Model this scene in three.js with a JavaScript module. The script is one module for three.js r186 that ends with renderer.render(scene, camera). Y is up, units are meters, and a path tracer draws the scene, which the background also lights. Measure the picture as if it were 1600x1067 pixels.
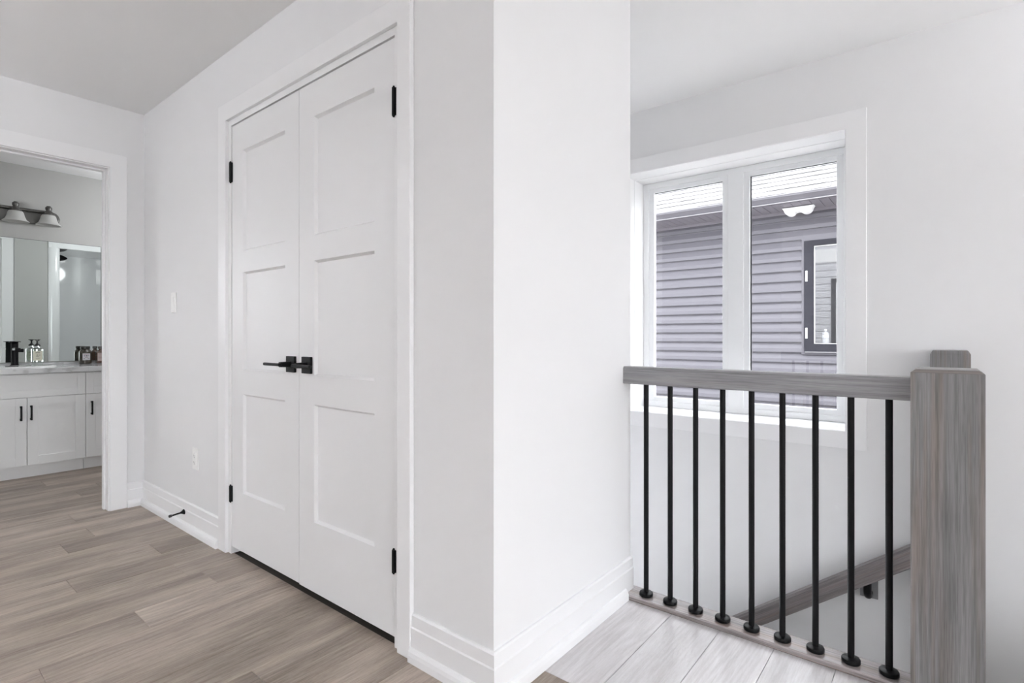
import * as THREE from 'three';
import { RoundedBoxGeometry } from 'three/addons/geometries/RoundedBoxGeometry.js';
import { mergeGeometries } from 'three/addons/utils/BufferGeometryUtils.js';


// ------------------------------------------------------------------ camera, sky, lamps, exposure
const scene = new THREE.Scene();
const EYE = 1.05, FOCAL = 833.1, TURN = 38.92 * Math.PI / 180;
const camera = new THREE.PerspectiveCamera(2 * Math.atan(533.5 / FOCAL) * 180 / Math.PI, 1600 / 1067, 0.05, 100);
camera.position.set(0, EYE, 0);
camera.lookAt(Math.cos(TURN), EYE, -Math.sin(TURN));
camera.setViewOffset(1600, 1067, 0, 8, 1600, 1067);
scene.add(camera);
scene.background = new THREE.Color(0.94, 0.965, 1.0);
scene.backgroundIntensity = 1.0;
const EXPOSURE = 7.8, LAMP = 1.16;
const renderer = new THREE.WebGLRenderer({ antialias: true });
renderer.toneMapping = THREE.LinearToneMapping;
renderer.toneMappingExposure = EXPOSURE;
renderer.shadowMap.enabled = true;


// ------------------------------------------------------------------ helpers
let seed = 7;
const rnd = () => { seed = (seed * 1664525 + 1013904223) >>> 0; return seed / 4294967296; };
const used = {};
function numbered(n) { const k = used[n] = (used[n] ?? -1) + 1; return k ? n + '_' + String(k).padStart(3, '0') : n; }
const flat = (g) => { const o = g.index ? g.toNonIndexed() : g; for (const k of Object.keys(o.attributes)) if (!['position', 'normal', 'uv'].includes(k)) o.deleteAttribute(k); return o; };
const merge = (gs) => { gs = (Array.isArray(gs) ? gs : [gs]).map(flat); return gs.length === 1 ? gs[0] : mergeGeometries(gs); };
function obj(name, gs, mat, parent = scene) {
  const m = new THREE.Mesh(merge(gs), mat);
  m.name = parent === scene ? numbered(name) : name;
  m.castShadow = m.receiveShadow = true;
  parent.add(m);
  return m;
}
function grp(name, [x, y, z] = [0, 0, 0]) { const g = new THREE.Group(); g.name = numbered(name); g.position.set(x, y, z); scene.add(g); return g; }
function tag(o, label, category, group) { o.userData = { label, category }; if (group) o.userData.group = group; return o; }
const struct = (o) => { o.userData.kind = 'structure'; return o; };
const bx = (x0, x1, y0, y1, z0, z1) => new THREE.BoxGeometry(Math.abs(x1 - x0), Math.abs(y1 - y0), Math.abs(z1 - z0)).translate((x0 + x1) / 2, (y0 + y1) / 2, (z0 + z1) / 2);
const rb = (x0, x1, y0, y1, z0, z1, r = 0.003, s = 2) => new RoundedBoxGeometry(Math.abs(x1 - x0), Math.abs(y1 - y0), Math.abs(z1 - z0), s, r).translate((x0 + x1) / 2, (y0 + y1) / 2, (z0 + z1) / 2);
const cyl = (x, y, z, r0, r1, h, n = 24) => new THREE.CylinderGeometry(r1, r0, h, n).translate(x, y + h / 2, z);
const lathe = (pts, n = 32) => new THREE.LatheGeometry(pts.map(([r, y]) => new THREE.Vector2(r, y)), n);
// sweep a convex or concave profile [d outward, y] between two points along a wall; m0, m1: +1 outer mitre, -1 inner mitre
function sweep(profile, p0, p1, n, m0 = 0, m1 = 0) {
  const t = new THREE.Vector3().subVectors(p1, p0).normalize(), N = new THREE.Vector3(...n), P = [];
  const at = (p, [d, y], m) => p.clone().addScaledVector(N, d).addScaledVector(t, m * d).add(new THREE.Vector3(0, y, 0));
  const A = profile.map((q) => at(p0, q, -m0)), B = profile.map((q) => at(p1, q, m1));
  const tri = (a, b, c) => P.push(...a.toArray(), ...b.toArray(), ...c.toArray());
  const flip = new THREE.Vector3().crossVectors(t, N).y > 0;
  const T = (a, b, c) => (flip ? tri(a, b, c) : tri(a, c, b));
  for (let i = 0; i < profile.length; i++) { const j = (i + 1) % profile.length; T(A[i], A[j], B[j]); T(A[i], B[j], B[i]); }
  for (const [a, b, c] of THREE.ShapeUtils.triangulateShape(profile.map(([d, y]) => new THREE.Vector2(d, y)), [])) { T(A[a], A[c], A[b]); T(B[a], B[b], B[c]); }
  const g = new THREE.BufferGeometry();
  g.setAttribute('position', new THREE.Float32BufferAttribute(P, 3));
  g.setAttribute('uv', new THREE.Float32BufferAttribute(new Float32Array(P.length / 3 * 2), 2));
  g.computeVertexNormals();
  return g;
}
// uv in texture units: the grain runs along axis a; one texture covers len x wid metres
function grain(g, a, len, wid, du = 0, dv = 0) {
  g = flat(g); g.computeVertexNormals && 0;
  const p = g.attributes.position, n = g.attributes.normal, uv = new Float32Array(p.count * 2);
  for (let i = 0; i < p.count; i++) {
    const c = [p.getX(i), p.getY(i), p.getZ(i)], m = [Math.abs(n.getX(i)), Math.abs(n.getY(i)), Math.abs(n.getZ(i))];
    const k = m[0] >= m[1] && m[0] >= m[2] ? 0 : m[1] >= m[2] ? 1 : 2;
    let u = c[a], v = c[[0, 1, 2].find((q) => q !== a && q !== k)];
    if (k === a) { u = c[(a + 1) % 3] * 0.2; v = c[(a + 2) % 3]; }
    uv[i * 2] = u / len + du; uv[i * 2 + 1] = v / wid + dv;
  }
  g.setAttribute('uv', new THREE.BufferAttribute(uv, 2));
  return g;
}

// ------------------------------------------------------------------ noise and textures
function lattice(px, py, s) {
  let q = s * 2654435761 >>> 0; const v = new Float32Array(px * py);
  for (let i = 0; i < v.length; i++) { q = (q * 1664525 + 1013904223) >>> 0; v[i] = q / 4294967296; }
  return (x, y) => {
    const xi = Math.floor(x), yi = Math.floor(y), fx = x - xi, fy = y - yi, u = fx * fx * (3 - 2 * fx), w = fy * fy * (3 - 2 * fy);
    const x0 = ((xi % px) + px) % px, x1 = (x0 + 1) % px, y0 = ((yi % py) + py) % py, y1 = (y0 + 1) % py;
    return (v[y0 * px + x0] * (1 - u) + v[y0 * px + x1] * u) * (1 - w) + (v[y1 * px + x0] * (1 - u) + v[y1 * px + x1] * u) * w;
  };
}
function tex(w, h, f, srgb = true) {
  const d = new Uint8Array(w * h * 4);
  for (let y = 0; y < h; y++) for (let x = 0; x < w; x++) {
    const c = f(x / w, y / h), i = (y * w + x) * 4;
    for (let k = 0; k < 3; k++) { const l = Math.min(1, Math.max(0, c[k])); d[i + k] = 255 * (srgb ? (l <= 0.0031308 ? l * 12.92 : 1.055 * l ** (1 / 2.4) - 0.055) : l); }
    d[i + 3] = 255;
  }
  const t = new THREE.DataTexture(d, w, h);
  t.wrapS = t.wrapT = THREE.RepeatWrapping; t.magFilter = THREE.LinearFilter; t.minFilter = THREE.LinearMipmapLinearFilter; t.generateMipmaps = true;
  if (srgb) t.colorSpace = THREE.SRGBColorSpace;
  t.needsUpdate = true;
  return t;
}
// oak plank, grain along u; returns colour and height maps
function oak(s, cathedral, contrast = 1, base = [0.62, 0.62, 0.62]) {
  const A = lattice(3, 5, s), B = lattice(6, 24, s + 1), C = lattice(24, 120, s + 2), D = lattice(90, 256, s + 3), W = lattice(4, 3, s + 4);
  const g = (u, v) => {
    const warp = (W(u * 4, v * 3) - 0.5) * 0.22;
    let r = 0.40 * A(u * 3, (v + warp * 0.4) * 5) + 0.20 * B(u * 6, v * 24) + 0.22 * C(u * 24, v * 120) + 0.18 * D(u * 90, v * 256);
    const ring = cathedral ? Math.sin((Math.hypot((v - 0.5 + warp) * 2.4, (((u * 2) % 1) - 0.5) * 0.42) * 42 + B(u * 6, v * 24) * 3)) : 0;
    return r + ring * 0.035 * cathedral;
  };
  return [tex(1024, 256, (u, v) => {
    const k = (g(u, v) - 0.5) * 1.3 * contrast, pore = D(u * 90, v * 256) > 0.8 ? -0.11 * contrast : 0;
    const l = 1 + k * 1.15 + pore;
    return [base[0] * l * (1 - k * 0.04), base[1] * l * (1 + k * 0.03), base[2] * l * (1 + k * 0.08)];
  }), null];
}
const oaks = [oak(11, 0), oak(23, 1), oak(37, 0), oak(53, 1.2)].map((o) => o[0]);
const paleOaks = [oak(67, 2.2, 0.42, [0.68, 0.655, 0.665]), oak(79, 1.6, 0.42, [0.65, 0.63, 0.64])].map((o) => o[0]);  // pale boards; window glare also put into their tone and low contrast
const oakBump = (() => { const C = lattice(24, 120, 5), D = lattice(90, 256, 6); return tex(1024, 256, (u, v) => { const h = 0.5 * C(u * 24, v * 120) + 0.5 * D(u * 90, v * 256); return [h, h, h]; }, false); })();
// grey stained rail timber with a few brown streaks
function stained(s, brown) {
  const A = lattice(2, 7, s), B = lattice(4, 30, s + 1), C = lattice(10, 110, s + 2), D = lattice(40, 256, s + 3);
  return tex(512, 256, (u, v) => {
    const k = 0.16 * A(u * 2, v * 7) + 0.30 * B(u * 4, v * 30) + 0.34 * C(u * 10, v * 110) + 0.20 * D(u * 40, v * 256) - 0.5;
    const b = Math.min(1, Math.max(0, (0.55 * A(u * 2 + 0.6, v * 7 + 3.3) + 0.45 * B(u * 4 + 1.5, v * 30 + 7) - 0.52) * 3.4)) * brown, l = 1 + 1.25 * k;
    return [0.5 * l * (1 + 0.02 * b), 0.5 * l * (1 - 0.09 * b), 0.5 * l * (1 - 0.16 * b)];
  });
}
const stainMap = stained(71, 1), railMap = stained(83, 0.25);
const marbleMap = (() => {
  const A = lattice(5, 4, 91), B = lattice(12, 10, 92), C = lattice(40, 30, 93);
  return tex(512, 512, (u, v) => {
    const w = A(u * 5, v * 4) + 0.5 * B(u * 12, v * 10) + 0.2 * C(u * 40, v * 30), vein = Math.exp(-(((w % 0.55) - 0.28) ** 2) * 220);
    const l = 0.70 - 0.20 * vein - 0.10 * (B(u * 12 + 3, v * 10) - 0.5);
    return [l, l, l * 1.01];
  });
})();

// ------------------------------------------------------------------ materials
const M = {};
const std = (n, p) => { M[n] = new THREE.MeshStandardMaterial(p); M[n].name = n; return M[n]; };
const phy = (n, p) => { M[n] = new THREE.MeshPhysicalMaterial(p); M[n].name = n; return M[n]; };
const lin = (r, g, b) => new THREE.Color().setRGB(r, g, b);
std('wall_paint', { color: lin(0.84, 0.84, 0.846), roughness: 0.75 });
std('ceiling_paint', { color: lin(0.88, 0.88, 0.88), roughness: 0.95 });
std('trim_paint', { color: lin(0.89, 0.89, 0.897), roughness: 0.38 });
std('door_paint', { color: lin(0.85, 0.85, 0.855), roughness: 0.42 });
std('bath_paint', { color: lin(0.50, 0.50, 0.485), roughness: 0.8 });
std('cabinet_paint', { color: lin(0.88, 0.88, 0.88), roughness: 0.42 });
phy('black_metal', { color: lin(0.006, 0.006, 0.007), roughness: 0.42, specularIntensity: 0.4 });
std('black_plastic', { color: lin(0.015, 0.015, 0.016), roughness: 0.35 });
std('nickel', { color: lin(0.15, 0.147, 0.14), roughness: 0.34, metalness: 1 });
std('vinyl', { color: lin(0.92, 0.93, 0.94), roughness: 0.32 });
std('gasket', { color: lin(0.02, 0.02, 0.022), roughness: 0.6 });
std('slot', { color: lin(0.35, 0.35, 0.35), roughness: 0.8 });
std('dark', { color: lin(0.03, 0.03, 0.03), roughness: 0.9 });
phy('glass', { color: 0xffffff, roughness: 0, transmission: 1, thickness: 0, ior: 1.5 });
phy('coated_glass', { color: 0xffffff, roughness: 0.01, transmission: 1, thickness: 0, ior: 2.2 });
phy('bottle_glass', { color: 0xffffff, roughness: 0.02, transmission: 1, thickness: 0.05, ior: 1.45, attenuationColor: lin(0.75, 0.85, 0.78), attenuationDistance: 0.12 });
phy('clear_plastic', { color: lin(0.92, 0.94, 0.97), roughness: 0.12, transmission: 0.6, thickness: 0 });
std('mirror', { color: lin(0.82, 0.86, 0.84), roughness: 0.0, metalness: 1 });
phy('acrylic', { color: lin(0.90, 0.91, 0.92), roughness: 0.06, clearcoat: 1, clearcoatRoughness: 0.02 });
phy('frosted', { color: lin(0.70, 0.70, 0.68), roughness: 0.9, transmission: 0.35, thickness: 0 });
phy('marble', { map: marbleMap, roughness: 0.15, clearcoat: 0.6, clearcoatRoughness: 0.08 });
phy('ceramic', { color: lin(0.85, 0.85, 0.85), roughness: 0.1, clearcoat: 1 });
phy('post_timber', { map: stainMap, color: lin(0.41, 0.40, 0.408), roughness: 0.45, clearcoat: 0.25, clearcoatRoughness: 0.35 });
phy('rail_timber', { map: railMap, color: lin(0.55, 0.545, 0.57), roughness: 0.4, clearcoat: 0.3, clearcoatRoughness: 0.3 });
phy('hand_timber', { map: stainMap, color: lin(0.34, 0.30, 0.30), roughness: 0.4, clearcoat: 0.3, clearcoatRoughness: 0.3 });
phy('plate_timber', { map: stainMap, color: lin(0.66, 0.585, 0.58), roughness: 0.16, ior: 1.8, clearcoat: 1, clearcoatRoughness: 0.12 });
std('floor_base', { map: oaks[0], color: lin(0.57, 0.478, 0.408), roughness: 0.5 });
std('joint', { color: lin(0.07, 0.06, 0.052), roughness: 0.9 });
std('carpet_tread', { map: oaks[2], color: lin(0.50, 0.43, 0.38), roughness: 0.5 });
std('siding', { color: lin(0.108, 0.104, 0.121), roughness: 0.55 });
std('own_siding', { color: lin(0.62, 0.62, 0.65), roughness: 0.6 });
std('charcoal', { color: lin(0.006, 0.006, 0.014), roughness: 0.9 });
std('eave_metal', { color: lin(0.082, 0.078, 0.090), roughness: 0.45 });
std('eave_edge', { color: lin(0.2, 0.195, 0.205), roughness: 0.4 });
std('soffit', { color: lin(0.18, 0.165, 0.19), roughness: 0.6 });
std('shingle', { color: 0xffffff, vertexColors: true, roughness: 0.95 });
std('white_plastic', { color: lin(0.93, 0.93, 0.92), roughness: 0.4 });
std('ground', { color: lin(0.45, 0.44, 0.42), roughness: 1 });
std('interior', { color: lin(0.14, 0.145, 0.15), roughness: 0.9 });
std('added_lamp_face', { color: 0xffffff, emissive: 0xffffff, emissiveIntensity: 0.6 });

// ------------------------------------------------------------------ key planes (metres)
const XC = 1.155, ZB = -3.905, ZS = -1.0, XE = 2.014, XW = 3.058, XO = 3.35, H = 2.44;   // closet wall, bathroom wall, stair-side wall, its end, window wall, outer face, ceiling
const XL = -3.4, ZR = 5.2, ZM = -5.82, XBR = 2.1, ZSE = -3.2, LOW = -2.75, DECK = -0.75;

// ------------------------------------------------------------------ walls, ceiling, basement
const wall = (name, gs, mat = M.wall_paint) => struct(obj(name, gs, mat));
wall('wall_closet', [bx(XC, XC + 0.12, 0, H, ZB, -2.69), bx(XC, XC + 0.12, 2.08, H, -2.69, -1.427), bx(XC, XC + 0.12, 0, H, -1.427, ZS)]);
wall('wall_side', [bx(XC + 0.12, XE, 0, H, ZS - 0.12, ZS)]);
wall('wall_stair', [bx(XE - 0.1, XE, LOW, H, ZSE, ZS - 0.12), bx(XE - 0.1, XE, LOW, -0.02, ZS - 0.12, ZS), bx(XE - 0.06, XE + 0.016, LOW, -0.02, ZS, 0.08)]);
wall('wall_stair_end', [bx(XE - 0.1, XW, LOW, H, ZSE - 0.12, ZSE)]);
const OZ0 = -1.55, OZ1 = -0.368, OY0 = 0.587, OY1 = 2.058;
const windowWall = wall('wall_window', [bx(XW, XO - 0.02, LOW, H, ZSE - 0.12, OZ0 - 0.015), bx(XW, XO - 0.02, LOW, OY0 - 0.015, OZ0 - 0.015, OZ1 + 0.015), bx(XW, XO - 0.02, OY1 + 0.015, H, OZ0 - 0.015, OZ1 + 0.015), bx(XW, XO - 0.02, LOW, H, OZ1 + 0.015, ZR + 0.15)]);
wall('wall_bathroom', [bx(XL, 0.15, 0, H, ZB - 0.12, ZB), bx(0.15, 0.985, 2.08, H, ZB - 0.12, ZB), bx(0.985, XC + 0.12, 0, H, ZB - 0.12, ZB), bx(XC + 0.12, 1.345, 0, H, ZB - 0.12, ZB - 0.002)]);
wall('wall_shower_head', [bx(1.345, XBR, 2.13, H, ZB - 0.12, ZB - 0.002)], M.bath_paint);
struct(obj('ceiling_shower', [bx(1.345, XBR, 2.13, 2.2, ZB - 0.002, -3.335)], M.bath_paint));
wall('wall_bathroom_back', [bx(-1.4, -1.15, 0, H, ZM - 0.12, ZM), bx(-1.15, -0.2, 0, 0.95, ZM - 0.12, ZM), bx(-1.15, -0.2, 2.1, H, ZM - 0.12, ZM), bx(-0.2, XBR + 0.1, 0, H, ZM - 0.12, ZM)], M.bath_paint);
wall('wall_bathroom_right', [bx(XBR, XBR + 0.1, 0, H, ZM, -3.325)], M.bath_paint);
wall('wall_bathroom_left', [bx(-1.4, -1.28, 0, H, ZM, ZB - 0.12)], M.bath_paint);
wall('wall_bathroom_front', [bx(-1.28, 0.06, 0, H, ZB - 0.128, ZB - 0.12), bx(1.075, 1.345, 0, H, ZB - 0.128, ZB - 0.12), bx(0.06, 1.075, 2.17, H, ZB - 0.128, ZB - 0.12), bx(1.345, XBR, 2.14, H, ZB - 0.128, ZB - 0.12)], M.bath_paint);
wall('wall_shower_side', [bx(1.28, 1.345, 0, H, -3.335, ZB - 0.002)], M.bath_paint);
wall('wall_shower_back', [bx(1.28, 1.91, 0, H, -3.33, -3.25)]);
wall('wall_closet_back', [bx(XC + 0.12, XE - 0.1, 0, H, -3.06, -2.96)]);
wall('wall_left', [bx(XL - 0.15, XL, 0, H, ZB, ZR)]);
wall('wall_rear', [bx(XL - 0.15, -3.2, 0, H, ZR, ZR + 0.15), bx(-3.2, 2.4, 2.25, H, ZR, ZR + 0.15), bx(2.4, XW, 0, H, ZR, ZR + 0.15)]);
wall('wall_landing', [bx(XE + 0.02, XW, DECK - 0.2, -0.02, 1.0, 1.12)]);
struct(obj('ceiling', [bx(XL - 0.15, XO, H, H + 0.25, ZM - 0.12, ZR + 0.15)], M.ceiling_paint));
// stairwell below the floor: landing, steps down along the window wall, basement floor
struct(obj('stairs', [
  bx(XE + 0.016, XW, DECK - 0.2, DECK, -0.06, 1.0),
  ...[0, 1, 2].map((k) => bx(XE + 0.016, XE + 0.27 + 0.25 * k, DECK, -0.19 * (3 - k) - 0.0 + 0.0 * k, 0.1, 1.0)).map((g) => g),
  ...Array.from({ length: 9 }, (_, n) => bx(XE + 0.016, XW, LOW, DECK - 0.2 * (n + 1), -0.06 - 0.23 * (n + 1), -0.06 - 0.23 * n))].slice(0, 1).concat(
  [bx(XE + 0.016, XE + 0.27, DECK, -0.19, 0.1, 1.0), bx(XE + 0.27, XE + 0.52, DECK, -0.38, 0.1, 1.0), bx(XE + 0.52, XE + 0.77, DECK, -0.57, 0.1, 1.0)],
  Array.from({ length: 9 }, (_, n) => bx(XE + 0.016, XW, LOW, DECK - 0.2 * (n + 1), -0.06 - 0.23 * (n + 1), -0.06 - 0.23 * n)))
  .map((g) => grain(g, 0, 1.25, 0.4), 0), M.carpet_tread));
struct(obj('floor_basement', [bx(XE - 0.1, XW, LOW - 0.1, LOW, ZSE, 1.1)], M.floor_base));

// ------------------------------------------------------------------ floor: every plank its own piece
const floor = struct(grp('floor'));
obj('subfloor', [bx(XL, 1.95, -0.2, -0.0105, ZM, ZR), bx(1.95, XW, -0.2, -0.0105, 1.0, ZR), bx(1.95, XBR, -0.2, -0.0105, ZM, ZSE - 0.12), bx(1.95, XE + 0.016, -0.2, -0.0105, -1.0, 1.0)], M.joint, floor);
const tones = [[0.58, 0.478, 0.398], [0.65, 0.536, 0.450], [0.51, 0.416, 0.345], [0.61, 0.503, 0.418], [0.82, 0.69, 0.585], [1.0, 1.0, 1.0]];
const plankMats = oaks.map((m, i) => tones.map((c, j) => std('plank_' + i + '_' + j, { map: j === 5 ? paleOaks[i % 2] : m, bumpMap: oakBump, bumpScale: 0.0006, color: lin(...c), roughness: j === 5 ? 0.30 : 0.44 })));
function plankGeo(x0, x1, z0, z1) {
  const e = 0.0005, b = 0.0011, y = 0, yb = -0.0012, yl = -0.0105;
  x0 += e; x1 -= e; z0 += e; z1 -= e;
  const R = (q) => [[x0 + q, z0 + q], [x1 - q, z0 + q], [x1 - q, z1 - q], [x0 + q, z1 - q]];
  const P = [], T = R(b), Q = R(0), quad = (a, bb, c, d) => P.push(...a, ...bb, ...c, ...a, ...c, ...d), v = ([x, z], h) => [x, h, z];
  quad(v(T[0], y), v(T[3], y), v(T[2], y), v(T[1], y));
  for (let i = 0; i < 4; i++) { const j = (i + 1) % 4; quad(v(T[i], y), v(T[j], y), v(Q[j], yb), v(Q[i], yb)); quad(v(Q[i], yb), v(Q[j], yb), v(Q[j], yl), v(Q[i], yl)); }
  const g = new THREE.BufferGeometry();
  g.setAttribute('position', new THREE.Float32BufferAttribute(P, 3)); g.computeVertexNormals();
  const du = rnd(), dv = rnd(), uv = [];
  for (let i = 0; i < P.length; i += 3) uv.push(P[i] / 1.25 + du, P[i + 2] / 0.36 + dv);
  g.setAttribute('uv', new THREE.Float32BufferAttribute(uv, 2));
  return g;
}
const PW = 0.1782, seam = (k) => -0.262 - PW * k;
// plank ends read off the photograph: row k (between seams k and k - 1) -> x of the joint
const ends = { 15: 0.58, 12: 0.678, 13: 0.98, 16: 0.942, 11: 0.371, 8: 0.79, 4: 1.368, 3: 1.28, 2: 1.16, 1: 1.32, 0: 1.2, 18: 0.66, 21: 0.80, 24: 0.95, 27: 0.86 };
const toneAt = { '12:1': 4, '12:0': 0, '13:1': 2, '13:0': 3, '15:0': 3, '15:1': 0, '11:0': 1, '11:1': 1, '16:1': 2, '16:0': 0, '14:0': 0, '14:1': 0, '4:0': 2, '10:0': 3, '10:1': 3, '9:0': 0, '9:1': 0, '8:0': 2, '8:1': 3 };
for (let k = -3; k <= 31; k++) {
  const z0 = seam(k), z1 = seam(k - 1), zc = (z0 + z1) / 2;
  if (z1 < ZM) continue;
  const bath = zc < ZB - 0.1, xMin = -1.25, xMax = bath ? XBR : zc < ZS + 0.02 ? XC + 0.012 : 1.948;
  const xe = ends[k] ?? (0.1 + 1.0 * rnd()), cuts = [];
  for (let x = xe - 1.22 * 3; x < xMax + 1.3; x += 1.22) cuts.push(x);
  for (let i = 0; i < cuts.length - 1; i++) {
    const a = Math.max(cuts[i], xMin), b = Math.min(cuts[i + 1], xMax);
    if (b - a < 0.02) continue;
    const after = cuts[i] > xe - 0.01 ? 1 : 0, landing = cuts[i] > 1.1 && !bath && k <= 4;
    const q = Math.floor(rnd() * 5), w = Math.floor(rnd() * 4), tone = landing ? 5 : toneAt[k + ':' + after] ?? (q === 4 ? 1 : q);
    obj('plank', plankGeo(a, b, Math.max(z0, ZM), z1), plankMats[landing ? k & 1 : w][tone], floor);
  }
}
const rest = obj('far_planks', [
  ...[[XL, -1.25, ZM, ZR], [-1.25, 1.948, seam(-4), ZR], [1.948, XW, 1.0, ZR]].map(([a, b, c, d]) => grain(bx(a, b, -0.0104, -0.0012, c, d), 0, 1.25, 0.36))], M.floor_base, floor);
rest.userData.kind = 'stuff';

// ------------------------------------------------------------------ baseboards
const BOARD = [[0, 0], [0.015, 0], [0.015, 0.104], [0.0115, 0.108], [0.0105, 0.143], [0.006, 0.148], [0, 0.148]];
const SHOE = [[0.015, 0], [0.029, 0], [0.029, 0.022], [0.026, 0.033], [0.020, 0.041], [0.015, 0.043]];
function baseboard(name, runs) {
  const g = struct(grp(name));
  const V = ([x, z]) => new THREE.Vector3(x, 0, z);
  obj('board', runs.map(([a, b, n, m0, m1]) => sweep(BOARD, V(a), V(b), n, m0, m1)), M.trim_paint, g);
  obj('shoe_moulding', runs.map(([a, b, n, m0, m1, e]) => sweep(SHOE, V(a), V(e ?? b), n, m0, e ? 0 : m1)), M.trim_paint, g);
  return g;
}
baseboard('baseboard_left', [[[XC, ZB], [XC, -2.79], [-1, 0, 0], -1, 0]]);
baseboard('baseboard_side', [[[XC, -1.343], [XC, ZS], [-1, 0, 0], 0, 1], [[XC, ZS], [XE, ZS], [0, 0, 1], 1, 0, [1.943, ZS]]]);
baseboard('baseboard_bathroom', [[[XL, ZB], [0.079, ZB], [0, 0, 1], 0, 0], [[1.061, ZB], [XC, ZB], [0, 0, 1], 0, -1]]);

// ------------------------------------------------------------------ closet double door (structure): casing, jamb, two panelled leaves
const trim1 = struct(grp('trim_1'));
const cz0 = -2.705, cz1 = -1.41, ctop = 2.095, xf = XC - 0.018;
const boards = (outer, hole) => {                                   // flat casing boards, mitred into one piece, 18 mm thick
  const S = new THREE.Shape(outer.map((p) => new THREE.Vector2(...p)));
  if (hole) S.holes.push(new THREE.Path(hole.map((p) => new THREE.Vector2(...p))));
  return new THREE.ExtrudeGeometry(S, { depth: 0.014, bevelEnabled: true, bevelThickness: 0.002, bevelSize: 0.002, bevelOffset: -0.002, bevelSegments: 2 });
};
const archway = (a, b, wa, wb, top, h) => boards([[a - wa, 0], [a, 0], [a, top], [b, top], [b, 0], [b + wb, 0], [b + wb, top + h], [a - wa, top + h]]);
obj('casing', [archway(cz0, cz1, 0.080, 0.066, ctop, 0.083).rotateY(-Math.PI / 2).translate(XC - 0.002, 0, 0)], M.trim_paint, trim1);
obj('jamb', [bx(XC - 0.003, XC + 0.12, 0, 2.068, cz0 - 0.002, cz0 + 0.030), bx(XC - 0.003, XC + 0.12, 0, 2.068, cz1 - 0.030, cz1 + 0.002), bx(XC - 0.003, XC + 0.12, 2.068, 2.098, cz0 - 0.002, cz1 + 0.002)], M.trim_paint, trim1);
obj('door_stop_strip', [bx(XC + 0.040, XC + 0.052, 0, 2.05, cz0 + 0.03, cz0 + 0.042), bx(XC + 0.040, XC + 0.052, 0, 2.05, cz1 - 0.042, cz1 - 0.03), bx(XC + 0.040, XC + 0.052, 2.05, 2.068, cz0 + 0.03, cz1 - 0.03)], M.trim_paint, trim1);
function closetDoor(name, z0, z1, y0, y1, hingeZ, lever) {          // hingeZ: z of the hinge edge; lever +1 points to +z
  const g = struct(grp(name)), x0 = XC + 0.001, x1 = XC + 0.036, st = 0.112, px = XC + 0.013, b = 0.009;
  const rows = [[0.310, 0.778], [0.893, 1.352], [1.452, 1.926]], pz0 = z0 + st, pz1 = z1 - st;
  const face = new THREE.Shape([[z0, y0], [z1, y0], [z1, y1], [z0, y1]].map((p) => new THREE.Vector2(...p)));
  for (const [a, c] of rows) face.holes.push(new THREE.Path([[pz0, a], [pz0, c], [pz1, c], [pz1, a]].map((p) => new THREE.Vector2(...p))));
  const f = [new THREE.ExtrudeGeometry(face, { depth: x1 - x0, bevelEnabled: false }).rotateY(-Math.PI / 2).translate(x1, 0, 0)];
  obj('door_frame', f, M.door_paint, g);
  for (const [a, c] of rows) {                                      // recessed flat panel with sloped edges
    const P = [], q = (A, B, C, D) => P.push(...A, ...B, ...C, ...A, ...C, ...D);
    const o = [[x0, a, pz0], [x0, a, pz1], [x0, c, pz1], [x0, c, pz0]], n = [[px, a + b, pz0 + b], [px, a + b, pz1 - b], [px, c - b, pz1 - b], [px, c - b, pz0 + b]];
    q(n[0], n[1], n[2], n[3]);
    for (let i = 0; i < 4; i++) { const j = (i + 1) % 4; q(o[i], o[j], n[j], n[i]); }
    const pg = new THREE.BufferGeometry();
    pg.setAttribute('position', new THREE.Float32BufferAttribute(P, 3)); pg.setAttribute('uv', new THREE.Float32BufferAttribute(new Float32Array(P.length / 3 * 2), 2)); pg.computeVertexNormals();
    obj('panel', [pg, bx(px + 0.0005, x1 - 0.001, a - 0.0005, c + 0.0005, pz0 - 0.0005, pz1 + 0.0005)], M.door_paint, g);
  }
  for (const yc of [1.842, 0.291]) {
    const hy = yc > 1 ? 0.047 : 0.038;
    obj('hinge', [cyl(XC - 0.006, yc - hy, hingeZ, 0.0065, 0.0065, hy * 2, 14), cyl(XC - 0.006, yc + hy, hingeZ, 0.0045, 0.003, 0.006, 12), cyl(XC - 0.006, yc - hy - 0.005, hingeZ, 0.003, 0.0045, 0.005, 12),
      bx(XC - 0.004, XC + 0.0005, yc - hy, yc + hy, hingeZ - 0.010, hingeZ + 0.010)], M.black_metal, g);
  }
  const zc = lever > 0 ? z0 + 0.068 : z1 - 0.052, yc = 0.934;
  const h = obj('door_handle', [rb(XC - 0.010, x0, yc - 0.0335, yc + 0.0335, zc - 0.0335, zc + 0.0335, 0.002)], M.black_metal, g);
  const neck = new THREE.CylinderGeometry(0.0105, 0.0125, 0.045, 20).rotateZ(Math.PI / 2).translate(XC - 0.0325, yc, zc);
  obj('lever', [neck, rb(XC - 0.066, XC - 0.053, yc - 0.0058, yc + 0.0058, zc - (lever > 0 ? 0.014 : 0.118), zc + (lever > 0 ? 0.118 : 0.014), 0.003)], M.black_metal, h);
  return g;
}
closetDoor('door_1', -2.672, -2.0605, 0.036, 2.063, -2.675, -1);
closetDoor('door_2', -2.0575, -1.444, 0.032, 2.063, -1.441, 1);

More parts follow.
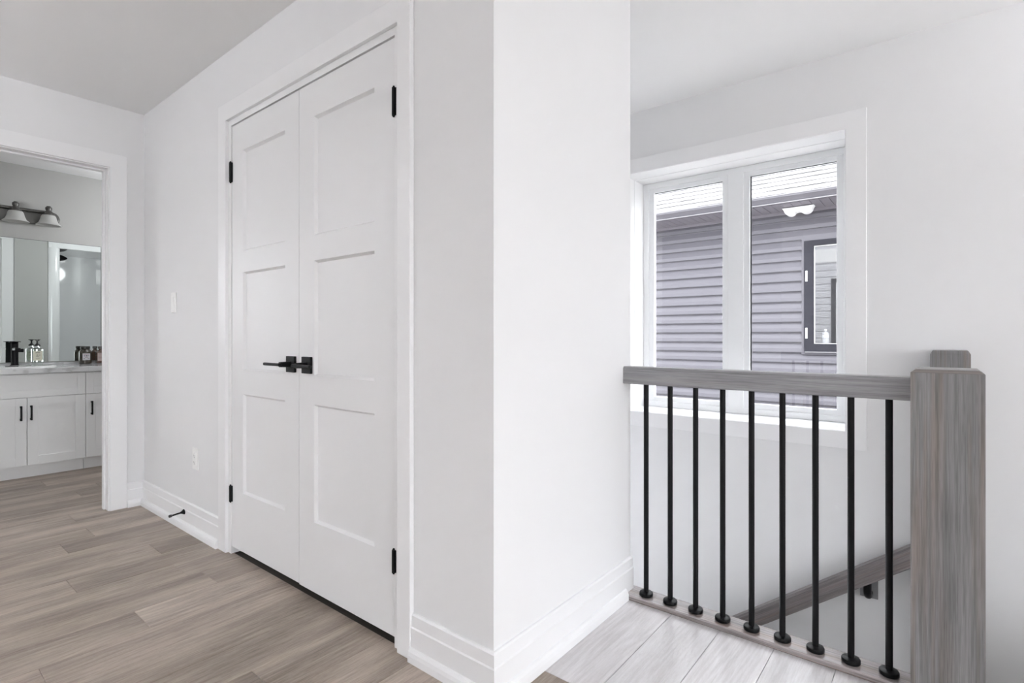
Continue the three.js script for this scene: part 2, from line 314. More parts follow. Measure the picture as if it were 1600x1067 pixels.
// ------------------------------------------------------------------ bathroom doorway trim
const trim2 = struct(grp('trim_2'));
const bf = ZB + 0.018, bI = 0.974, bO = 1.061, bT = 2.066;
obj('casing', [archway(0.166, bI, 0.087, 0.087, bT, 0.085).translate(0, 0, ZB + 0.002)], M.trim_paint, trim2);
obj('jamb', [bx(bI - 0.006, 0.985, 0, bT - 0.006, ZB - 0.122, ZB + 0.003), bx(0.15, 0.172, 0, bT - 0.006, ZB - 0.122, ZB + 0.003), bx(0.15, 0.985, bT - 0.006, 2.08, ZB - 0.122, ZB + 0.003)], M.trim_paint, trim2);
obj('door_stop_strip', [rb(bI - 0.017, bI - 0.006, 0, bT - 0.017, ZB - 0.080, ZB - 0.045, 0.002), rb(0.172, 0.183, 0, bT - 0.017, ZB - 0.080, ZB - 0.045, 0.002), rb(0.172, bI - 0.006, bT - 0.017, bT - 0.006, ZB - 0.080, ZB - 0.045, 0.002)], M.trim_paint, trim2);
obj('casing', [rb(bI, 1.061, 0, bT, ZB - 0.146, ZB - 0.122, 0.003)], M.trim_paint, trim2);
obj('casing', [rb(0.079, bO, bT, bT + 0.085, ZB - 0.146, ZB - 0.122, 0.003)], M.trim_paint, trim2);

// ------------------------------------------------------------------ stair window
function windowUnit(name) { return struct(grp(name)); }
const w1 = windowUnit('window_1');
{
  const xc = XW - 0.018, c = 0.086, Lx = 3.305;
  obj('casing', [boards([[OZ0 - c, OY0 - c], [OZ1 + c, OY0 - c], [OZ1 + c, OY1 + c], [OZ0 - c, OY1 + c]], [[OZ0, OY0], [OZ0, OY1], [OZ1, OY1], [OZ1, OY0]]).rotateY(-Math.PI / 2).translate(XW - 0.002, 0, 0)], M.trim_paint, w1);
  const liner = (a, b) => [bx(a, b, OY1 - 0.002, OY1 + 0.013, OZ0 - 0.013, OZ1 + 0.013), bx(a, b, OY0 - 0.013, OY0 + 0.002, OZ0 - 0.013, OZ1 + 0.013), bx(a, b, OY0 + 0.002, OY1 - 0.002, OZ0 - 0.013, OZ0 + 0.002), bx(a, b, OY0 + 0.002, OY1 - 0.002, OZ1 - 0.002, OZ1 + 0.013)];
  obj('reveal', liner(xc + 0.004, 3.175), M.trim_paint, w1);
  const s = 0.004;
  obj('reveal', [bx(3.175, XO - 0.02, OY1 - s, OY1 + 0.011, OZ0, OZ1), bx(3.175, XO - 0.02, OY0 - 0.011, OY0 + s, OZ0, OZ1), bx(3.175, XO - 0.02, OY0, OY1, OZ0 - 0.011, OZ0 + s), bx(3.175, XO - 0.02, OY0, OY1, OZ1 - s, OZ1 + 0.011)], M.trim_paint, w1);
  const ring = (x0, x1, y0, y1, z0, z1, w, r = 0.003) => [rb(x0, x1, y0, y1, z0, z0 + w, r), rb(x0, x1, y0, y1, z1 - w, z1, r), rb(x0 + 0.0008, x1 - 0.0008, y1 - w, y1, z0 + w - 0.005, z1 - w + 0.005, r), rb(x0 + 0.0008, x1 - 0.0008, y0, y0 + w, z0 + w - 0.005, z1 - w + 0.005, r)];
  obj('frame', [...ring(Lx, XO, OY0 + s, OY1 - s, OZ0 + s, OZ1 - s, 0.036), rb(Lx + 0.001, XO, OY0 + 0.02, OY1 - 0.02, -1.005, -0.914, 0.003)], M.vinyl, w1);
  const sash = [[-1.512, -1.000], [-0.918, -0.404]], gl = [[-1.477, -1.036], [-0.876, -0.438]];
  for (let i = 0; i < 2; i++) {
    const f = obj('sash', ring(Lx + 0.008, XO - 0.004, OY0 + 0.032, OY1 - 0.030, sash[i][0], sash[i][1], 0.0375, 0.004), M.vinyl, w1);
    const [a, b] = gl[i];
    obj('gasket', [bx(Lx + 0.02, Lx + 0.03, 1.9885, 1.998, a - 0.002, b + 0.002), bx(Lx + 0.02, Lx + 0.03, 0.652, 1.998, a - 0.003, a + 0.001)], M.gasket, f);
    obj('pane', [bx(Lx + 0.024, Lx + 0.0245, 0.650, 1.996, a - 0.003, b + 0.003)], M.glass, f);
  }
}
// siding of this house's own outer face (only its reflection shows)
{
  const gs = [];
  for (let y = -0.5; y < 2.7; y += 0.127) for (const [a, b] of (y > OY0 - 0.14 && y < OY1 + 0.03 ? [[-6, OZ0 - 0.05], [OZ1 + 0.05, 3.3]] : [[-6, 3.3]])) gs.push(sweep([[0, 0], [0.014, 0], [0.012, 0.075], [0.002, 0.127], [0, 0.127]], new THREE.Vector3(XO - 0.02, y, a), new THREE.Vector3(XO - 0.02, y, b), [1, 0, 0]));
  const sd = obj('siding', gs, M.own_siding, windowWall); sd.userData.kind = 'stuff';
  obj('outer_trim', [rb(XO - 0.02, XO + 0.012, OY0 - 0.07, OY1 + 0.07, OZ0 - 0.07, OZ0, 0.003), rb(XO - 0.02, XO + 0.012, OY0 - 0.07, OY1 + 0.07, OZ1, OZ1 + 0.07, 0.003), rb(XO - 0.02, XO + 0.012, OY1, OY1 + 0.07, OZ0, OZ1, 0.003), rb(XO - 0.02, XO + 0.012, OY0 - 0.07, OY0, OZ0, OZ1, 0.003)], M.charcoal, windowWall);
}
// unseen windows added for their daylight, behind the camera and in the bathroom
function plainWindow(name, axis, at, u0, u1, y0, y1, bars) {
  const g = struct(grp(name)), w = 0.06, box = (a, b, c, d, e = 0.05) => axis === 'x' ? bx(at - e, at + e, c, d, a, b) : bx(a, b, c, d, at - e, at + e);
  obj('frame', [box(u0, u0 + w, y0, y1), box(u1 - w, u1, y0, y1), box(u0 + w, u1 - w, y1 - w, y1), box(u0 + w, u1 - w, y0, y0 + w), ...Array.from({ length: bars }, (_, i) => { const c = u0 + (u1 - u0) * (i + 1) / (bars + 1); return box(c - 0.05, c + 0.05, y0 + w, y1 - w); })], M.vinyl, g);
  obj('pane', [box(u0 + w, u1 - w, y0 + w, y1 - w, 0.001)], M.glass, g);
}
plainWindow('window_2', 'z', ZR + 0.075, -3.2, 2.4, 0.0, 2.25, 2);
plainWindow('window_3', 'z', ZM - 0.06, -1.15, -0.2, 0.95, 2.1, 0);

// ------------------------------------------------------------------ railing
const rail = tag(grp('stair_railing', [1.985, 0, 0]), 'grey stained wooden railing with round black metal balusters along the stair opening', 'railing');
{
  const X = 1.985, loc = (g) => g.translate(-X, 0, 0);
  const S = new THREE.Shape(); const w = 0.0355, a = 0.8605, t = 0.929, r = 0.006;
  S.moveTo(-w, a + 0.002); S.lineTo(-w, t - r); S.lineTo(-w + r, t); S.lineTo(w - r, t); S.lineTo(w, t - r); S.lineTo(w, a + 0.002); S.lineTo(w - 0.002, a); S.lineTo(-w + 0.002, a); S.closePath();
  obj('top_rail', grain(new THREE.ExtrudeGeometry(S, { depth: 0.93, bevelEnabled: false }).translate(0, 0, -1.0), 2, 0.9, 0.20, 0.1, 0.3), M.rail_timber, rail);
  const B = new THREE.Shape(); B.moveTo(-0.037, 0); B.lineTo(-0.037, 0.0045); B.lineTo(-0.041, 0.006); B.lineTo(-0.0425, 0.016); B.lineTo(-0.039, 0.0205); B.lineTo(0.048, 0.0205); B.lineTo(0.050, 0.018); B.lineTo(0.050, 0); B.closePath();
  obj('base_plate', grain(new THREE.ExtrudeGeometry(B, { depth: 0.93, bevelEnabled: false }).translate(0, 0, -1.0), 2, 0.8, 0.18, 0.4, 0.1), M.plate_timber, rail);
  const collar = lathe([[0, 0.0205], [0.0245, 0.0205], [0.0265, 0.0235], [0.0265, 0.0315], [0.0245, 0.0345], [0.0155, 0.0352], [0.0105, 0.0375], [0, 0.0375]], 36), post = cyl(0, 0.0205, 0, 0.0097, 0.0097, 0.842, 20);
  for (let i = 0; i < 9; i++) {
    const b = obj('baluster', post, M.black_metal, rail); b.position.z = -0.1265 - 0.0988 * (8 - i);
    obj('base_collar', collar, M.black_metal, b);
  }
  const n = 0.0806, yb = 0.947, yt = 0.957, c = 0.0125, P = [];
  const R = (q, y) => [[-n + q, y, -n + q], [n - q, y, -n + q], [n - q, y, n - q], [-n + q, y, n - q]], e = 0.002;
  const quad = (A, Bb, C, D) => P.push(...A, ...Bb, ...C, ...A, ...C, ...D), lv = [R(0, 0.0), R(0, yb), R(c, yt)];
  for (let k = 0; k < 2; k++) for (let i = 0; i < 4; i++) { const j = (i + 1) % 4; quad(lv[k][j], lv[k][i], lv[k + 1][i], lv[k + 1][j]); }
  quad(lv[2][3], lv[2][2], lv[2][1], lv[2][0]); quad(lv[0][0], lv[0][1], lv[0][2], lv[0][3]);
  const ng = new THREE.BufferGeometry(); ng.setAttribute('position', new THREE.Float32BufferAttribute(P, 3)); ng.setAttribute('uv', new THREE.Float32BufferAttribute(new Float32Array(P.length / 3 * 2), 2)); ng.computeVertexNormals();
  obj('newel_post', grain(ng, 1, 1.1, 0.26, 0.2, 0.15), M.post_timber, rail).position.z = 0.009;
}
// shorter post against the window wall, rising behind the newel
{
  const p = tag(grp('newel_post', [2.991, DECK, 0.025]), 'grey stained wooden post rising behind the newel of the railing', 'post');
  const n = 0.067, top = 0.974 - DECK, bev = 0.0155, P = [], R = (q, y) => [[-n + q, y, -n + q], [n - q, y, -n + q], [n - q, y, n - q], [-n + q, y, n - q]], lv = [R(0, 0), R(0, top), R(0.0085, top + bev)];
  const quad = (A, Bb, C, D) => P.push(...A, ...Bb, ...C, ...A, ...C, ...D);
  for (let k = 0; k < 2; k++) for (let i = 0; i < 4; i++) { const j = (i + 1) % 4; quad(lv[k][j], lv[k][i], lv[k + 1][i], lv[k + 1][j]); }
  quad(lv[2][3], lv[2][2], lv[2][1], lv[2][0]); quad(lv[0][0], lv[0][1], lv[0][2], lv[0][3]);
  const g = new THREE.BufferGeometry(); g.setAttribute('position', new THREE.Float32BufferAttribute(P, 3)); g.setAttribute('uv', new THREE.Float32BufferAttribute(new Float32Array(P.length / 3 * 2), 2)); g.computeVertexNormals();
  obj('shaft', grain(g, 1, 0.9, 0.24, 0.5, 0.6), M.post_timber, p);
}
// sloping handrail on the window wall
{
  const zTop = -0.043, yTop = 0.1668, slope = 0.749, ang = Math.atan(slope), len = 2.5 / Math.cos(ang), hv = 0.098 * Math.cos(ang);
  const h = tag(grp('handrail', [2.98, yTop, zTop]), 'brown grey wooden handrail sloping down the window wall on a bracket', 'handrail');
  const S = new THREE.Shape(), w = 0.030, c = 0.010;
  S.moveTo(-w, -hv + 0.004); S.lineTo(-w, -c); S.lineTo(-w + c * 0.8, 0); S.lineTo(w - c * 0.8, 0); S.lineTo(w, -c); S.lineTo(w, -hv + 0.004); S.lineTo(w - 0.004, -hv); S.lineTo(-w + 0.004, -hv); S.closePath();
  const g = grain(new THREE.ExtrudeGeometry(S, { depth: len, bevelEnabled: false }), 2, 0.9, 0.2, 0.2, 0.7).translate(0, 0, -len - 0.075);
  obj('rail', g, M.hand_timber, h).rotation.x = -ang;
  const y0 = -0.195 - yTop, z0 = -0.309 - zTop;
  const br = obj('bracket', [rb(0.066, 0.078, y0, y0 + 0.085, z0, z0 + 0.072, 0.002)], std('bracket_metal', { color: lin(0.30, 0.30, 0.305), roughness: 0.4, metalness: 0.6 }), h);
  const arm = new THREE.TubeGeometry(new THREE.CatmullRomCurve3([[0.07, y0 + 0.026, z0 + 0.036], [0.035, y0 + 0.024, z0 + 0.036], [0.008, y0 + 0.045, z0 + 0.036], [0.0, y0 + 0.095, z0 + 0.036]].map((p) => new THREE.Vector3(...p))), 20, 0.0165, 14);
  obj('bracket_arm', [arm], M.black_metal, br);
}

// ------------------------------------------------------------------ small fittings on the closet wall
{
  const s = tag(grp('light_switch', [XC, 1.242, -3.405]), 'white rocker light switch on the wall left of the closet doors', 'switch');
  obj('cover_plate', [rb(-0.006, 0, -0.057, 0.057, -0.035, 0.035, 0.0025)], M.white_plastic, s);
  const r = obj('rocker', [rb(-0.005, 0.003, -0.033, 0.033, -0.0165, 0.0165, 0.002)], M.white_plastic, s); r.rotation.z = 0.09; r.position.x = -0.004;
  for (const y of [-0.048, 0.048]) obj('screw', [new THREE.CylinderGeometry(0.003, 0.003, 0.0015, 12).rotateZ(Math.PI / 2).translate(-0.0062, y, 0)], M.white_plastic, s);
  const o = tag(grp('wall_outlet', [XC, 0.397, -3.100]), 'white power outlet low on the wall left of the closet doors', 'outlet');
  obj('cover_plate', [rb(-0.006, 0, -0.057, 0.057, -0.035, 0.035, 0.0025)], M.white_plastic, o);
  obj('receptacle', [rb(-0.0095, -0.004, -0.033, 0.033, -0.0165, 0.0165, 0.002)], M.white_plastic, o);
  for (const y of [-0.017, 0.017]) { obj('socket_slot', [bx(-0.0098, -0.009, y - 0.004, y + 0.005, -0.0075, -0.005), bx(-0.0098, -0.009, y - 0.004, y + 0.004, 0.005, 0.0075), new THREE.CylinderGeometry(0.0025, 0.0025, 0.0008, 10).rotateZ(Math.PI / 2).translate(-0.0095, y - 0.009, 0)], M.slot, o); }
  const d = tag(grp('door_stop', [XC - 0.015, 0.094, -3.218]), 'black spring door stop sticking out of the baseboard', 'door stop');
  const turned = lathe([[0, 0], [0.0145, 0], [0.0145, 0.003], [0.010, 0.009], [0.006, 0.016], [0.0045, 0.022], [0.0045, 0.062], [0, 0.062]], 20).rotateZ(Math.PI / 2);
  obj('stem', [turned], M.black_metal, d);
  obj('rubber_tip', [lathe([[0, 0], [0.006, 0], [0.0078, 0.004], [0.0078, 0.012], [0.006, 0.016], [0, 0.016]], 16).rotateZ(Math.PI / 2).translate(-0.060, 0, 0)], M.black_plastic, d);
  d.rotation.z = 0.1;
}

// ------------------------------------------------------------------ bathroom
const ZF = -5.25;                                                   // face of the vanity doors
function shaker(parent, name, x0, x1, y0, y1, m = 0.062) {
  const z1 = ZF, z0 = ZF - 0.02, d = obj(name, [rb(x0, x0 + m, y0, y1, z0, z1, 0.0015, 1), rb(x1 - m, x1, y0, y1, z0, z1, 0.0015, 1), bx(x0 + m, x1 - m, y1 - m * 0.9, y1, z0, z1 - 0.0006), bx(x0 + m, x1 - m, y0, y0 + m, z0, z1 - 0.0006)], M.cabinet_paint, parent);
  obj('panel', [bx(x0 + m, x1 - m, y0 + m, y1 - m * 0.9, z0, z1 - 0.009)], M.cabinet_paint, d);
  return d;
}
const pull = (door, x) => obj('handle', [rb(x - 0.0055, x + 0.0055, 0.432, 0.541, ZF + 0.022, ZF + 0.033, 0.002), bx(x - 0.005, x + 0.005, 0.434, 0.446, ZF, ZF + 0.024), bx(x - 0.005, x + 0.005, 0.527, 0.539, ZF, ZF + 0.024)], M.black_metal, door);
function cabinet(x0, x1, label) {
  const c = tag(grp('vanity_cabinet'), label, 'cabinet');
  obj('carcass', [bx(x0 + 0.001, x1 - 0.001, 0.09, 0.774, ZM + 0.003, ZF - 0.022)], M.cabinet_paint, c);
  obj('plinth', [bx(x0 + 0.001, x1 - 0.001, 0.0, 0.09, ZM + 0.003, ZF - 0.065)], M.cabinet_paint, c);
  return c;
}
{
  const A = cabinet(0.466, 1.158, 'white vanity cabinet with two panelled doors under the sink');
  pull(shaker(A, 'door', 0.467, 0.8105, 0.098, 0.596), 0.777);
  pull(shaker(A, 'door', 0.8135, 1.1565, 0.098, 0.596), 0.833);
  shaker(A, 'drawer', 0.467, 1.1565, 0.600, 0.768, 0.050);
  const B = cabinet(1.158, 1.62, 'white vanity cabinet below the glass jars, at the doorway edge');
  pull(shaker(B, 'door', 1.1595, 1.6185, 0.098, 0.596), 1.194);
  shaker(B, 'drawer', 1.1595, 1.6185, 0.600, 0.768, 0.050);
  const top = tag(grp('vanity_countertop'), 'grey veined marble look countertop on the white vanity', 'countertop');
  obj('slab', [rb(0.0, 1.64, 0.775, 0.814, ZM + 0.002, ZF + 0.022, 0.004)].map((g) => grain(g, 0, 0.9, 0.5, 0.1, 0.3)), M.marble, top);
  obj('backsplash', [rb(0.0, 1.64, 0.814, 0.832, ZM + 0.002, ZM + 0.018, 0.002)].map((g) => grain(g, 0, 0.9, 0.5, 0.1, 0.3)), M.marble, top);
  const sink = tag(grp('sink', [0.81, 0.814, -5.49]), 'white basin set into the vanity countertop behind the doorway', 'sink');
  obj('basin', [lathe([[0.0, 0.002], [0.15, 0.003], [0.19, 0.008], [0.205, 0.010], [0.215, 0.006], [0.217, 0.0]], 40).scale(1, 1, 0.72)], M.ceramic, sink);
  const mir = tag(grp('bathroom_mirror', [0, 0, ZM]), 'wide frameless wall mirror above the vanity counter', 'mirror');
  obj('mirror_glass', [bx(-0.1, 1.389, 0.840, 1.842, 0.001, 0.006)], M.mirror, mir);
  obj('edge', [bx(1.389, 1.392, 0.840, 1.842, 0.001, 0.006), bx(-0.1, 1.392, 1.842, 1.8445, 0.001, 0.006)], M.dark, mir);
}
{   // faucet
  const f = tag(grp('faucet', [0.808, 0.820, -5.695]), 'matte black single lever faucet standing by the basin', 'faucet');
  obj('body', [lathe([[0, -0.006], [0.029, -0.006], [0.029, 0.004], [0.0225, 0.008], [0.0215, 0.16], [0.0215, 0.186], [0, 0.186]], 28)], M.black_metal, f);
  obj('top_plate', [rb(-0.032, 0.032, 0.184, 0.190, -0.03, 0.03, 0.002)], M.black_metal, f);
  obj('spout', [rb(-0.017, 0.017, 0.120, 0.140, 0.015, 0.13, 0.004)], M.black_metal, f);
  obj('lever', [new THREE.CylinderGeometry(0.013, 0.015, 0.035, 18).rotateZ(Math.PI / 2).translate(0.034, 0.118, 0)], M.black_metal, f);
}
function print(w, h, draw) { const c = document.createElement('canvas'); c.width = w; c.height = h; const x = c.getContext('2d'); draw(x, w, h); const t = new THREE.CanvasTexture(c); t.colorSpace = THREE.SRGBColorSpace; return t; }
const soapPrint = print(128, 160, (x, w, h) => { x.fillStyle = '#d9d6c4'; x.fillRect(0, 0, w, h); x.fillStyle = '#6a6a5e'; x.fillRect(34, 16, 60, 7); x.fillRect(24, 30, 78, 5); x.fillRect(46, 58, 22, 14); x.fillRect(78, 62, 24, 9); x.fillRect(40, 80, 40, 8); x.fillStyle = '#9a9a8c'; x.fillRect(30, 112, 66, 4); x.fillRect(38, 124, 50, 4); });
const jarPrint = print(128, 128, (x, w, h) => { x.fillStyle = '#c9c6ca'; x.fillRect(0, 0, w, h); x.fillStyle = '#a88a8c'; x.fillRect(18, 12, 92, 9); x.fillStyle = '#3d3a48'; x.beginPath(); x.ellipse(70, 46, 17, 9, 0, 0, 7); x.fill(); x.fillRect(22, 40, 22, 12); x.fillRect(96, 40, 14, 10); x.fillStyle = '#8c6a70'; x.fillRect(40, 70, 56, 8); x.fillStyle = '#55555f'; x.fillRect(16, 96, 26, 9); x.fillRect(84, 96, 30, 9); });
const pinkPrint = print(96, 128, (x, w, h) => { x.fillStyle = '#b3a29c'; x.fillRect(0, 0, w, h); x.fillStyle = '#7f7076'; for (const y of [14, 34, 58, 72, 92]) x.fillRect(8, y, 80, 5); });
const labelMat = (n, t) => std(n, { map: t, roughness: 0.7 });
{   // soap dispenser: square clear bottle, black pump
  const s = tag(grp('soap_dispenser', [0.944, 0.814, -5.705]), 'clear square soap bottle with a printed label and black pump', 'soap dispenser');
  obj('bottle', [rb(-0.035, 0.035, 0.001, 0.140, -0.022, 0.022, 0.010, 3), cyl(0, 0.136, 0, 0.028, 0.014, 0.016), cyl(0, 0.150, 0, 0.014, 0.014, 0.012)], M.bottle_glass, s);
  const g = new THREE.PlaneGeometry(0.056, 0.078).translate(0.0, 0.078, 0.0226);
  obj('label', [g], labelMat('soap_label', soapPrint), s);
  obj('pump', [lathe([[0, 0.158], [0.020, 0.158], [0.020, 0.166], [0.011, 0.174], [0.006, 0.180], [0.0055, 0.198], [0.012, 0.204], [0.020, 0.207], [0.020, 0.211], [0, 0.211]], 20), rb(-0.006, 0.006, 0.201, 0.211, -0.004, 0.045, 0.002)], M.black_plastic, s);
}
{   // squat jar with dark contents
  const j = tag(grp('glass_jar', [1.262, 0.814, -5.735]), 'squat dark jar with a white label and wide lid on the counter', 'jar');
  phy('dark_contents', { color: lin(0.035, 0.026, 0.015), roughness: 0.35, clearcoat: 1, clearcoatRoughness: 0.03 });
  obj('body', [lathe([[0, 0], [0.040, 0], [0.0445, 0.006], [0.0455, 0.095], [0.042, 0.108], [0.030, 0.124], [0.028, 0.130], [0, 0.130]], 8).rotateY(Math.PI / 8)], M.dark_contents, j);
  obj('lid', [lathe([[0, 0.129], [0.032, 0.129], [0.033, 0.132], [0.033, 0.148], [0.030, 0.151], [0, 0.151]], 32)], std('lid_metal', { color: lin(0.09, 0.09, 0.085), roughness: 0.35, metalness: 0.7 }), j);
  obj('label', [new THREE.PlaneGeometry(0.052, 0.056).translate(-0.002, 0.062, 0.0428 + 0.0008)], labelMat('jar_label', jarPrint), j);
}
{   // clear bottle with silver stopper
  const b = tag(grp('glass_bottle', [1.367, 0.814, -5.73]), 'clear bottle of brown liquid with a pinkish label and silver cap', 'bottle');
  phy('brown_contents', { color: lin(0.10, 0.055, 0.04), roughness: 0.25, clearcoat: 1, clearcoatRoughness: 0.03 });
  obj('body', [rb(-0.032, 0.032, 0.001, 0.105, -0.024, 0.024, 0.008, 3), cyl(0, 0.102, 0, 0.026, 0.012, 0.018), cyl(0, 0.118, 0, 0.012, 0.012, 0.010)], M.brown_contents, b);
  obj('cap', [lathe([[0, 0.127], [0.017, 0.127], [0.018, 0.130], [0.018, 0.146], [0.016, 0.149], [0, 0.149]], 24)], M.nickel, b);
  obj('label', [new THREE.PlaneGeometry(0.050, 0.070).translate(0, 0.058, 0.0248)], labelMat('pink_label', pinkPrint), b);
}
{   // vanity light
  const v = tag(grp('vanity_light', [0.815, 2.03, ZM]), 'brushed nickel vanity light bar with frosted bell shades, above the mirror', 'wall lamp');
  const S = new THREE.Shape(); S.moveTo(-0.33, -0.052); S.lineTo(0.235, -0.052); S.bezierCurveTo(0.30, -0.052, 0.30, 0.052, 0.235, 0.052); S.lineTo(-0.33, 0.052); S.bezierCurveTo(-0.40, 0.052, -0.40, -0.052, -0.33, -0.052);
  obj('back_plate', [new THREE.ExtrudeGeometry(S, { depth: 0.016, bevelEnabled: true, bevelSize: 0.006, bevelThickness: 0.006, bevelSegments: 2, curveSegments: 10 })], M.nickel, v);
  const rim = new THREE.TubeGeometry(new THREE.CatmullRomCurve3([[-0.36, 0.046, 0.03], [-0.1, 0.046, 0.034], [0.15, 0.046, 0.034], [0.24, 0.042, 0.034], [0.275, 0.0, 0.034], [0.262, -0.035, 0.03]].map((p) => new THREE.Vector3(...p))), 40, 0.0135, 12);
  obj('front_bar', [rim], M.nickel, v);
  for (const dx of [-0.2, 0, 0.2]) {
    const z = 0.115;
    const fit = obj('lamp_holder', [lathe([[0, 0.086], [0.013, 0.086], [0.016, 0.080], [0.022, 0.076], [0.022, 0.058], [0.018, 0.054], [0.018, 0.048], [0.023, 0.044], [0.023, 0.028], [0.036, 0.022], [0.036, 0.011], [0, 0.011]], 24).translate(dx, 0, z), new THREE.CylinderGeometry(0.008, 0.008, 0.1, 10).rotateX(Math.PI / 2).translate(dx, 0.045, 0.07)], M.nickel, v);
    obj('lamp_shade', [lathe([[0.030, 0.014], [0.042, 0.011], [0.048, 0.000], [0.055, -0.028], [0.064, -0.052], [0.079, -0.066], [0.083, -0.069], [0.081, -0.072], [0.076, -0.068], [0.061, -0.053], [0.052, -0.029], [0.045, -0.001], [0.040, 0.008], [0.030, 0.010]], 36).translate(dx, 0, z)], M.frosted, fit);
  }
}
{   // shower alcove, seen in the mirror
  const s = tag(grp('shower_stall'), 'glossy white shower alcove with a rounded flange, seen in the bathroom mirror', 'shower');
  const zf = ZB - 0.125;
  obj('surround', [bx(1.36, 1.37, 0, 2.11, -3.337, zf), bx(XBR - 0.01, XBR - 0.001, 0, 2.11, -3.337, zf), bx(1.37, XBR - 0.01, 2.02, 2.11, -3.337, zf), bx(1.37, XBR - 0.01, 0, 0.09, -3.337, zf), bx(1.36, XBR - 0.001, 0.0, 2.11, -3.347, -3.337)], M.acrylic, s);
  obj('flange', [new THREE.CylinderGeometry(0.05, 0.05, 2.1, 20).scale(1, 1, 0.35).translate(1.395, 1.05, zf - 0.006), rb(1.345, XBR - 0.002, 2.02, 2.125, zf - 0.022, zf, 0.008)], M.acrylic, s);
  const h = obj('shower_head', [new THREE.CylinderGeometry(0.010, 0.010, 0.10, 12).rotateZ(Math.PI / 2).translate(0.048, 0.0, 0)], M.black_metal, s); h.position.set(1.375, 1.967, -3.60);
  obj('spray_head', [lathe([[0, 0], [0.044, 0.0], [0.046, 0.006], [0.041, 0.05], [0.026, 0.095], [0.008, 0.125], [0, 0.128]], 28).rotateZ(-Math.PI / 2).translate(0.095, 0.0, 0)], M.black_metal, h);
}

